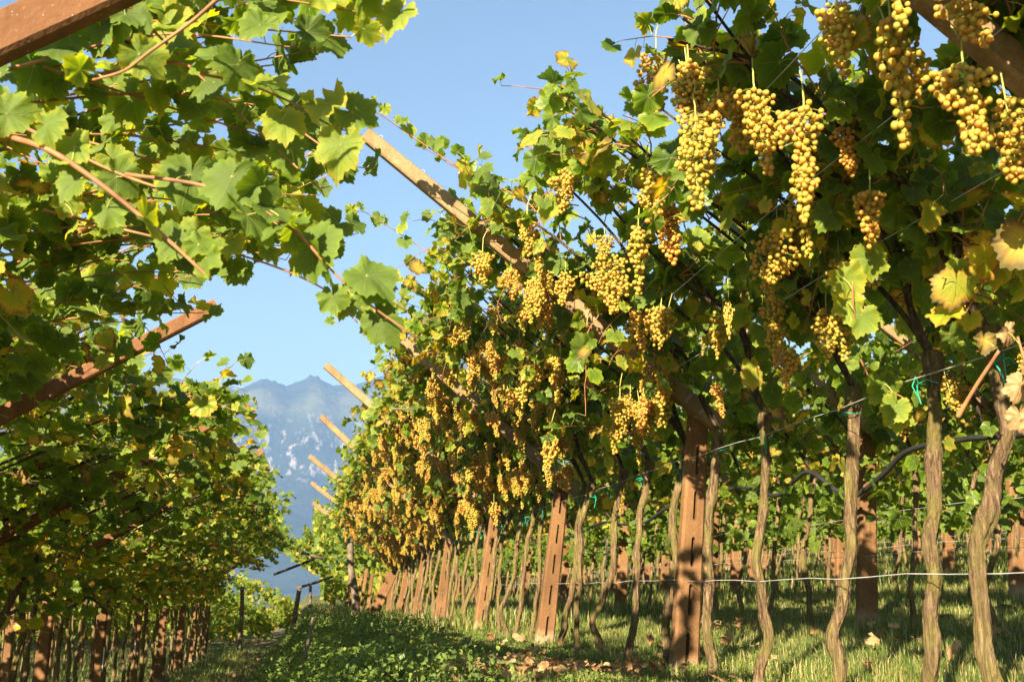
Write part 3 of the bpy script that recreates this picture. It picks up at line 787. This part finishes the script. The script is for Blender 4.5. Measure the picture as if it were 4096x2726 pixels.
def rleaves(us, sz, tint=None):
    out = []
    for u in us:
        t = (rl.normal(0, .5), rl.normal(0, .3), rl.uniform(-1, .1)); nn = (rl.normal(0, .4)-.2, -1+rl.normal(0, .3), rl.uniform(.0, .8))
        out.append((u, sz*rl.uniform(.8, 1.15), tint if tint is not None else float(rl.uniform(.22, .6)), t, nn))
    return out
hand_shoot(near, [(-.62, 2.6, 1.34), (-.42, 2.57, 1.38), (-.34, 2.56, 1.35), (-.23, 2.55, 1.33), (-.09, 2.53, 1.27), (0, 2.53, 1.22), (.09, 2.52, 1.19)], rleaves((.1, .22, .36, .42, .48, .62, .68, .76, .9, .97), .082), seed=1)
hand_shoot(near, [(-.6, 2.3, 1.48), (-.31, 2.22, 1.45), (-.22, 2.21, 1.43), (-.07, 2.18, 1.42), (.06, 2.16, 1.40), (.17, 2.14, 1.39)], rleaves((.3, .38, .45, .52, .6, .66, .74, .82, .9, 1), .062), seed=2)
hand_shoot(near, [(-.5, 2.5, 1.02), (-.3, 2.44, .98), (-.16, 2.42, .92), (-.06, 2.42, .86), (.02, 2.43, .78), (.11, 2.43, .7), (.24, 2.42, .61)], rleaves((.1, .2, .3, .38, .46, .54, .6, .7, .78, .86, .95), .088, .2), seed=3)
hand_shoot(near, [(-.8, 2.5, 1.1), (-.67, 2.4, 1.03), (-.57, 2.39, .97), (-.46, 2.39, .89), (-.35, 2.39, .8), (-.26, 2.39, .72)], rleaves((.05, .2, .35, .45, .55, .7, .8, .9, 1), .07), .008, .004, seed=4)
hand_shoot(near, [(-.2, 2.1, 1.36), (-.26, 2.13, 1.32), (-.32, 2.16, 1.27), (-.41, 2.19, 1.2), (-.47, 2.22, 1.16), (-.54, 2.24, 1.14)], rleaves((.8, .95), .06), .006, .003, seed=5)
hand_shoot(near, [(-.9, 3.0, 1.35), (-.6, 2.95, 1.2), (-.35, 2.9, 1.12), (-.12, 2.9, 1.08), (.02, 2.9, 1.02)], rleaves((.1, .2, .3, .42, .5, .6, .7, .8, .9, 1), .07), seed=6)
hand_shoot(near, [(-.9, 3.3, 1.2), (-.55, 3.2, 1.1), (-.25, 3.1, 1.02), (.0, 3.1, .93), (.12, 3.1, .82)], rleaves((.1, .2, .3, .42, .5, .6, .7, .8, .9, 1), .07), seed=7)

rq = np.random.default_rng(77)
for k in range(48):
    yb = rq.uniform(2.75, 5.2); f_ = yb/3.5
    x0 = rq.uniform(-1.25, -.75)*f_; z0 = .20+1.48*(x0+2.97)/2.37+rq.uniform(.0, .16)
    xe = min(.16*f_, x0+rq.uniform(.6, 1.1)); ze = z0+rq.uniform(-.1, .34)
    if k % 4 == 0: xe = rq.uniform(-.05, .18)*f_; ze = rq.uniform(1.05, 1.55)*f_
    xm = (x0+xe)/2; zm = (z0+ze)/2+rq.uniform(.02, .14)
    hand_shoot(near, [(x0, yb+rq.normal(0, .1), z0), (xm, yb, zm), (xe, yb-rq.uniform(0, .2), ze)], [(u_, rq.uniform(.06, .10), float(rq.uniform(.03, .62)), (rq.normal(0, .5), rq.normal(0, .35), rq.uniform(-1, .1)), (rq.normal(0, .5)-.1, -.8+rq.normal(0, .5), rq.uniform(0, 1))) for u_ in np.linspace(.06, 1, 10)], .005, .002, seed=200+k)

nearR = empty('grape_vine', (2.3, 1.2, -.56), 'close vine whose long amber bunches fill the top right corner', 'grape vine', 'vines of the grape row')
BL = [(1.15, 3.08, 1.89, .13, .24), (1.08, 2.58, 1.39, .14, .30), (1.10, 4.14, 1.89, .12, .24), (1.26, 3.53, 1.64, .09, .26), (1.00, 4.60, 1.81, .11, .20), (0.82, 4.87, 1.71, .14, .18),
      (1.22, 4.00, 1.51, .08, .15), (1.24, 4.02, 1.42, .17, .27), (1.25, 2.53, 1.46, .12, .28), (1.26, 2.26, 1.27, .10, .34), (1.61, 3.14, 1.26, .14, .20), (1.36, 2.27, 1.58, .10, .20),
      (1.45, 1.88, 1.40, .10, .15), (1.49, 1.91, 1.23, .13, .25), (1.66, 1.99, 1.20, .13, .22), (1.92, 6.04, 1.19, .11, .19), (1.64, 5.80, 1.54, .08, .24), (1.76, 7.24, 1.15, .11, .28),
      (1.53, 3.42, 1.07, .05, .20), (1.25, 4.81, 1.61, .10, .20), (1.16, 5.03, 1.63, .12, .22), (1.31, 2.80, 1.61, .12, .25)]
for k, (x, y, z, w, L) in enumerate(BL):
    s_ = 1.18 if y < 5.5 else 1.0
    p = np.array([x, y, z])*s_+(0, 0, .02)-np.array([2.3, 1.2, -.56])
    if k in (6, 15, 16, 17, 18):
        b = obj('grape_bunch', BUNCH_HI[k % 9], nearR, p); b.scale = (w/.11,)*2+(L/.22,)
    else: bunch_individual(nearR, p, L*s_*.95, w*s_, 3000+k, .35 if k != 1 else .15)
    # a leafy spur each bunch hangs from
    top = p+(0, 0, .05); a = Acc(); tube(a, smooth_path([top, top+(.02, .04, .05), top+(.05, .10, .11)], 8), np.linspace(.002, .005, 9)[:9] if False else .003, 5, cap=False)
    obj('spur', a.mesh('spur', M['stem']), nearR)
# shoots with leaves that overhang the lane from the grape row
for k in range(9):
    yb = 5.6+.5*k; bx, bz, jx, jz, tx, tz = interp_frame(FR, yb)
    u = random.uniform(.55, .80) if k % 3 else random.uniform(.78, .9)
    x0 = jx+(tx-jx)*u; z0 = jz+(tz-jz)*u-.02
    o2 = -np.array([2.3, 1.2, -.56])
    hand_shoot(nearR, [(x0+.3, yb, z0-.2), (x0, yb+.02, z0), (x0-.22, yb-.05, z0+.10), (x0-.42, yb-.12, z0+.08+random.uniform(-.05, .08)), (x0-.58, yb-.1, z0-.06-random.random()*.15)][: (5 if k % 3 == 0 else 4)],
               rleaves(np.linspace(.15, 1, 9), .062, None), .004, .0015, o2, 50+k)

# dried leaves and a red cane at the right edge, bright leaves hanging in front of the near trunks
o2 = -np.array([2.3, 1.2, -.56])
def near_leaves(pts, leaves, r0, seed):
    hand_shoot(nearR, pts, leaves, r0, r0*.6, o2, seed)
L_ = lambda u, sz, t, T=(0, 0, -1), N=(-.2, -1, .3): (u, sz, t, T, N)
near_leaves([(2.08, 2.57, .74), (2.10, 2.57, .62), (2.12, 2.59, .5), (2.14, 2.62, .38)], [L_(.1, .045, 2.02, (.5, 0, -.6)), L_(.25, .056, 2.02, (-.4, 0, -.8)), L_(.4, .05, 2.02, (.3, 0, -1), (.4, -1, 0)), L_(.5, .058, 2.02, (-.3, .1, -1)), L_(.65, .056, 2.02, (.2, 0, -1), (-.6, -1, .2)), L_(.8, .05, 2.02, (-.1, 0, -1)), L_(.95, .045, 2.02, (.4, 0, -.8))], .004, 301)
near_leaves([(2.09, 2.91, .55), (2.11, 2.84, .63), (2.15, 2.75, .74)], [L_(1, .05, .9)], .0085, 302)
near_leaves([(2.36, 3.0, 1.1), (2.15, 2.9, 1.02), (1.98, 2.76, .98)], [L_(.97, .085, .78), L_(.6, .06, .5), L_(.4, .06, .4)], .0035, 303)
near_leaves([(2.35, 3.9, .98), (2.33, 3.77, .84), (2.36, 3.60, .74), (2.35, 3.62, .64)], [L_(.35, .085, .42), L_(.55, .09, .36, (.5, 0, -.9)), L_(.75, .085, .5, (-.5, 0, -.9)), L_(.98, .09, .45)], .004, 304)
near_leaves([(2.2, 3.4, 1.3), (1.95, 3.2, 1.18), (1.86, 3.1, 1.0), (1.9, 3.15, .9)], [L_(.4, .085, .5), L_(.62, .09, .56, (.6, 0, -.8)), L_(.8, .08, .62), L_(1, .08, .5, (-.4, 0, -1))], .004, 305)
near_leaves([(2.3, 4.7, 1.2), (2.2, 4.6, 1.08), (2.18, 4.58, .98)], [L_(.6, .06, .7), L_(.95, .075, .76)], .003, 306)

# ------------------------------------------------------------------ wires, hose, pipes
def wire(name, pts, r, lab, cat='wire', mat='wire', grp=None, sides=5):
    a = Acc(); tube(a, pts, r, sides, cap=False); return tag(obj(name, a.mesh(name, M[mat])), lab, cat, grp)
def row_wire(x, z, y0, y1, r, lab, sag=.02, grp=None, dz=None):
    ys_ = np.arange(y0, y1, .28); P_ = [(x+.008*math.sin(q*3), q, (z if dz is None else dz(q))-sag*abs(math.sin(q*.92))+.006*math.sin(q*7.1)) for q in ys_]
    wire('trellis_wire', P_, r, lab, grp=grp)
row_wire(2.37, .055, 1.2, 26, .0021, 'lower wire at knee height threaded through the slotted posts', .015)
row_wire(2.43, .84, 1.2, 26, .0020, 'upper wire tied to the vine heads of the grape row', .02)
for tt in (.14, .27, .40, .53, .66):
    A_ = np.array(FR)
    row_wire(0, 0, 1.2, 26, .0017, f'thin wire under the grape row leaves, {["lowest", "second lowest", "middle", "second highest", "highest"][int(tt*5.9)]} of five', .02, 'wires of the grape canopy', None) if False else None
    ys_ = np.arange(1.2 if tt < .5 else 5.4, 26, .3); P_ = []
    for q in ys_:
        bx, bz, jx, jz, tx, tz = interp_frame(FR, q); P_.append((jx+(tx-jx)*tt, q, jz+(tz-jz)*tt-.03+.01*math.sin(q*2)))
    wire('trellis_wire', P_, .0018, f'thin wire carrying the grape canopy, {["lowest", "second lowest", "middle", "second highest", "highest"][[.14, .27, .40, .53, .66].index(tt)]} of five on the slope', grp='wires of the grape canopy')
    P_ = []
    for q in np.arange(1.2, 32, .3):
        bx, bz, jx, jz, tx, tz = interp_frame(FRL, q); P_.append((jx+(tx-jx)*tt, q, jz+(tz-jz)*tt-.03+.01*math.sin(q*2)))
    wire('trellis_wire', P_, .0018, f'thin wire carrying the left canopy, {["lowest", "second lowest", "middle", "second highest", "highest"][[.14, .27, .40, .53, .66].index(tt)]} of five on the slope', grp='wires of the left canopy')
for ri, X in enumerate(ROWX[:3]):
    row_wire(X+.02, float(gz(X, 8))+.62, 3, 34, .002, f'thin mid-height wire strung along the {RN[ri]} row', .02)
    row_wire(X+.06, float(gz(X, 8))+.95, 3, 34, .002, f'thin chest-height wire strung along the {RN[ri]} row', .03)
hp = [(4.42, 3.2, 1.0), (4.42, 4.3, .92), (4.42, 5.0, .94), (4.42, 5.55, .95), (4.42, 6.10, 1.0), (4.42, 6.77, 1.01), (4.42, 7.15, .87), (4.42, 7.59, .74), (4.42, 7.86, .80), (4.42, 8.33, 1.02), (4.42, 8.68, .96), (4.42, 9.05, .87), (4.42, 9.95, 1.04), (4.42, 10.9, .9), (4.42, 12, .98), (4.42, 13.2, .84), (4.42, 15, .98), (4.42, 17, .85), (4.42, 20, .95)]
wire('irrigation_hose', smooth_path(hp, 110), .021, 'black irrigation hose drooping in loops behind the near trunks on the right', 'hose', 'hose', None, 10)
hl = [(-2.85, 4+.75*k, -.18+.07*math.sin(k*1.9)) for k in range(26)]
wire('irrigation_hose', smooth_path(hl, 120), .02, 'brown-black irrigation hose looping low among the dark left trunks', 'hose', 'hose', None, 8)
def pipe(x, y, z0, z1, lab, lean=0.):
    r = empty('sprinkler_pipe', (x, y, z0), lab, 'sprinkler', 'white sprinkler pipes hanging in the rows'); a = Acc(); tube(a, [(0, 0, 0), (lean, 0, z1-z0)], .009, 8); obj('tube', a.mesh('tube', M['white']), r)
    a = Acc(); tube(a, [(0, 0, -.05), (0, 0, -.03), (0, 0, 0)], [.004, .016, .011], 8); obj('nozzle', a.mesh('nozzle', M['hose']), r)
pipe(3.6, 12.05, .27, .62, 'white sprinkler pipe between the two near brown posts on the right')
pipe(2.9, 17.0, -.05, .3, 'short white sprinkler pipe seen low between the grape row trunks')
pipe(-2.84, 16.0, -1.18, -.83, 'white sprinkler pipe among the left trunks, leftmost of the two')
pipe(-2.5, 16.6, -1.0, -.76, 'short white sprinkler pipe among the left trunks, right of its twin', -.01)
# poles at the end of the grape row and beside the path
def pole(name, pts, r, lab, mat='stick', extra=None, cat='pole'):
    rt = empty(name, pts[0], lab, cat); a = Acc(); P0 = np.array(pts[0]); pp = smooth_path([np.array(q)-P0 for q in pts], 14) if len(pts) > 2 else resample([np.array(q)-P0 for q in pts], 8)
    tube(a, pp, np.linspace(r, r*.85, len(pp)), 10, .07, R); obj('shaft', a.mesh('shaft', M[mat]), rt)
    if extra:
        for nm, e, rr_, mm in extra: a = Acc(); tube(a, [np.array(q)-P0 for q in e], rr_, 8); obj(nm, a.mesh(nm, M[mm]), rt)
g0 = lambda x, y: float(gz(x, y))
pole('wooden_pole', [(.86, 17.5, g0(.86, 17.5)-.1), (.80, 17.5, -.05), (.72, 17.5, .35), (.70, 17.5, .82)], .062, 'weathered grey wooden pole standing under the far end of the grape row')
pole('concrete_stake', [(-.27, 22, g0(-.27, 22)-.1), (-.22, 22, -.7), (-.14, 22, .02)], .055, 'grey leaning stake with a short cross arm beside the path', 'stick', [('cross_arm', [(-.2, 21.97, .0), (.2, 22, .12), (.55, 22, .25)], .028, 'stick')])
pole('metal_pole', [(-.75, 24, .30), (.15, 24, .66)], .03, 'dark metal tube bracing the far end of the lane', 'hose', [('wood_bar', [(-.15, 23.95, .80), (.35, 23.95, .66)], .035, 'stick')])
pole('thin_stake', [(.12, 26, g0(.12, 26)-.05), (.10, 26, .06)], .04, 'thin pale stake on the grassy bank beyond the ivy')
pole('wooden_post', [(-2.0, 34, g0(-2, 34)-.1), (-1.98, 34, -.8), (-2.02, 34, .05)], .075, 'round wooden post at the far end of the grass path')
# wide raking concrete end post
rt = empty('end_post', (1.62, 22.0, g0(1.62, 22)-.1), 'wide raking concrete end post with a flat pale face', 'vineyard post'); a = Acc()
boxbeam(a, (-.30, 0, -.05), (.16, 0, 1.0), .22, .12, (0, -1, 0), .014); obj('slab', a.mesh('slab', M['post'], smooth=False), rt)
for k in range(5):
    y = 23.3+1.7*k; x = 1.35-.06*k; rt = empty('row_stake', (x, y, g0(x, y)-.05), f'narrow brown concrete stake, {ORD[k]} past the wide raking end post', 'vineyard post', 'stakes past the raking end post'); a = Acc()
    boxbeam(a, (0, 0, 0), (.10+.03*(k % 3), 0, 1.0+.1*(k % 2)), .075, .06, (0, -1, 0), .01); obj('shaft', a.mesh('shaft', M['post'], smooth=False), rt)
# sticks on the bank
pole('dry_stick', [(-.035, 6.6, -.85), (-.005, 6.63, -.52), (.052, 6.7, -.18)], .0125, 'bleached dry stick leaning on the ivy bank', 'stick', None, 'stick')
pole('fallen_cane', [(.0, 5.9, -.60), (.10, 5.95, -.52), (.30, 6.1, -.46), (.42, 6.15, -.44)], .007, 'thin fallen vine cane lying across the ivy', 'shoot', [('twig', [(.10, 5.95, -.52), (.06, 6.1, -.44), (.2, 6.2, -.42)], .003, 'shoot')], 'branch')
# pale drift stick hooked in the canopy
pole('tied_stick', [(.72, 9.4, 1.66), (.95, 9.4, 1.655)], .008, 'short bleached stick caught among the grapes of the row', 'stick', None, 'stick')

# ------------------------------------------------------------------ ground cover
def scatter_grass(n, xr, yr, h0, h1, wd, seed, densf, name, lab, dry=.24):
    rg = np.random.default_rng(seed); x = rg.uniform(*xr, n*3); y = rg.uniform(*yr, n*3)
    keep = rg.random(n*3) < densf(x, y); x, y = x[keep][:n], y[keep][:n]; n = len(x)
    z = gz(x, y)-.01; a = rg.uniform(0, 6.28, n); h = rg.uniform(h0, h1, n)*(1+.5*np.sin(x*3+np.sin(y*2))*.5); lean = rg.uniform(.15, .9, n)
    dx, dy = np.cos(a), np.sin(a); px, py = -dy*wd, dx*wd
    b = np.stack([x, y, z], 1); side = np.stack([px, py, 0*px], 1); ld = np.stack([dx, dy, 0*dx], 1); upv = np.array([0, 0, 1.])
    m = b+ld*(lean*h*.25)[:, None]+upv*(h*.6)[:, None]; t = b+ld*(lean*h*.8)[:, None]+upv*(h*(1-.25*lean))[:, None]
    V = np.stack([b-side, b+side, m-side*.8, m+side*.8, t], 1).reshape(-1, 3); k = np.arange(n)[:, None]*5
    F = np.concatenate([k+[0, 1, 3], k+[0, 3, 2], k+[2, 3, 4]])
    ti = np.clip(rg.beta(2, 2, n)*.72+.12*np.sin(x*1.7+y*.8), 0, .8); ti = np.where(rg.random(n) < dry, rg.uniform(.85, 1, n), ti)
    A_ = Acc(); A_.add(V, F, None, np.repeat(ti, 5)); tag(obj(name, A_.mesh(name, M['blade'], 'tint')), lab, 'grass', None, 'stuff')
onland = lambda x, y: np.where(x > .9, 1, np.where(x > .2, .5, .05))*np.where(np.abs(x-.85*y*.9) < 90, 1, 1)
scatter_grass(125000, (.5, 9), (4, 13), .035, .125, .0020, 1, lambda x, y: onland(x, y)*np.clip(1.5-y/13, .3, 1)*(x < y*1.0+1.5), 'grass', 'long green grass with dry tips under the vines')
scatter_grass(70000, (.1, 20), (12, 40), .10, .26, .006, 2, lambda x, y: np.clip(1.2-y/50, .2, 1)*(x < y*.9+1), 'grass', 'grass under the distant rows on the right', .2)
scatter_grass(30000, (-2.6, .3), (14, 36), .06, .20, .005, 3, lambda x, y: np.where(np.abs(x+1.45) < .35, .25, 1), 'grass', 'grass along both sides of the sunken path', .2)
scatter_grass(22000, (-12, -2.4), (4, 36), .10, .26, .006, 4, lambda x, y: 1+0*x, 'grass', 'rough grass below the left canopy', .25)
# ivy and clover on the bank
def weeds(n, xr, yr, s0, s1, hmax, seed, densf, name, lab, tlo, thi, mat='weed', lod='ovate'):
    rg = np.random.default_rng(seed); x = rg.uniform(*xr, n*3); y = rg.uniform(*yr, n*3); keep = rg.random(n*3) < densf(x, y); x, y = x[keep][:n], y[keep][:n]; n = len(x)
    clump = .5+.5*np.sin(x*6.3+1.7*np.sin(y*3.1))*np.sin(y*4.7+np.sin(x*5))
    z = gz(x, y)+rg.random(n)**.7*hmax*(.35+.65*clump); T = rg.normal(0, .8, (n, 3))+(0, -.2, 0); Nn = rg.normal(0, .45, (n, 3))+(-.25, -.35, 1)
    A_ = Acc(); add_leaves(A_, np.stack([x, y, z], 1), T, Nn, rg.uniform(s0, s1, n), rg.uniform(tlo, thi, n), lod, rg); tag(obj(name, A_.mesh(name, M[mat], 'leafdata')), lab, 'ground cover', None, 'stuff')
ivyd = lambda x, y: np.clip(1.1-np.abs(x-.1)/1.0, 0, 1)*np.clip((15-y)/5, .25, 1)
weeds(34000, (-1.0, 1.1), (4.8, 15), .014, .036, .27, 11, ivyd, 'ivy', 'dark ivy spilling over the edge of the bank', .0, .66)
weeds(42000, (.3, 3.6), (4.8, 14), .010, .024, .07, 12, lambda x, y: np.clip(1.25-np.abs(x-1.3)/1.6, 0, 1), 'clover', 'low clover and weeds beside the slotted posts', .1, .7)
weeds(7000, (-1.1, .3), (14, 32), .03, .06, .22, 13, lambda x, y: 1+0*x, 'bank_weeds', 'weeds on the shaded side of the bank', .0, .5)
# fallen vine leaves
rg = np.random.default_rng(5); n = 330
x = np.concatenate([rg.normal(1.25, .40, 210), rg.uniform(.2, 4.5, 120)]); y = np.concatenate([rg.normal(6.05, .20, 210), rg.uniform(5.2, 10, 120)])
A_ = Acc(); add_leaves(A_, np.stack([x, y, gz(x, y)+rg.uniform(.05, .12, n)], 1), rg.normal(0, 1, (n, 3))*(1, 1, .35), rg.normal(0, .4, (n, 3))+(0, -.3, 1), rg.uniform(.035, .06, n), rg.uniform(.1, 1, n), 'mid', rg, 2.4)
tag(obj('fallen_leaves', A_.mesh('fallen_leaves', M['dry'], 'leafdata')), 'curled dry brown vine leaves lying on the grass', 'leaf litter', None, 'stuff')
n = 260; x = rg.normal(-1.45, .5, n); y = rg.uniform(15, 33, n)
A_ = Acc(); add_leaves(A_, np.stack([x, y, gz(x, y)+.04], 1), rg.normal(0, 1, (n, 3))*(1, 1, .35), rg.normal(0, .4, (n, 3))+(0, -.3, 1), rg.uniform(.05, .08, n), rg.uniform(.1, 1, n), 'mid', rg, 2.0)
tag(obj('fallen_leaves', A_.mesh('fallen_leaves', M['dry'], 'leafdata')), 'dry leaves scattered along the sunken path', 'leaf litter', None, 'stuff')

# ------------------------------------------------------------------ haze
a = Acc(); x0, x1, y0, y1, z0, z1 = -3600, 3600, -60, 5500, -60, 900
V = [(x0, y0, z0), (x1, y0, z0), (x1, y1, z0), (x0, y1, z0), (x0, y0, z1), (x1, y0, z1), (x1, y1, z1), (x0, y1, z1)]
a.add(V, None, [(0, 3, 2, 1), (4, 5, 6, 7), (0, 1, 5, 4), (1, 2, 6, 5), (2, 3, 7, 6), (3, 0, 4, 7)])
hm = bpy.data.materials.new('haze'); hm.use_nodes = True; ht = hm.node_tree; ht.nodes.clear()
ho = ht.nodes.new('ShaderNodeOutputMaterial'); hv = ht.nodes.new('ShaderNodeVolumePrincipled')
hv.inputs['Color'].default_value = (.31, .54, 1.0, 1); hv.inputs['Density'].default_value = 2.4e-4; hv.inputs['Anisotropy'].default_value = 0.0
ht.links.new(hv.outputs[0], ho.inputs['Volume'])
HAZE = True
if HAZE: tag(obj('haze', a.mesh('haze', hm, smooth=False)), kind='stuff')
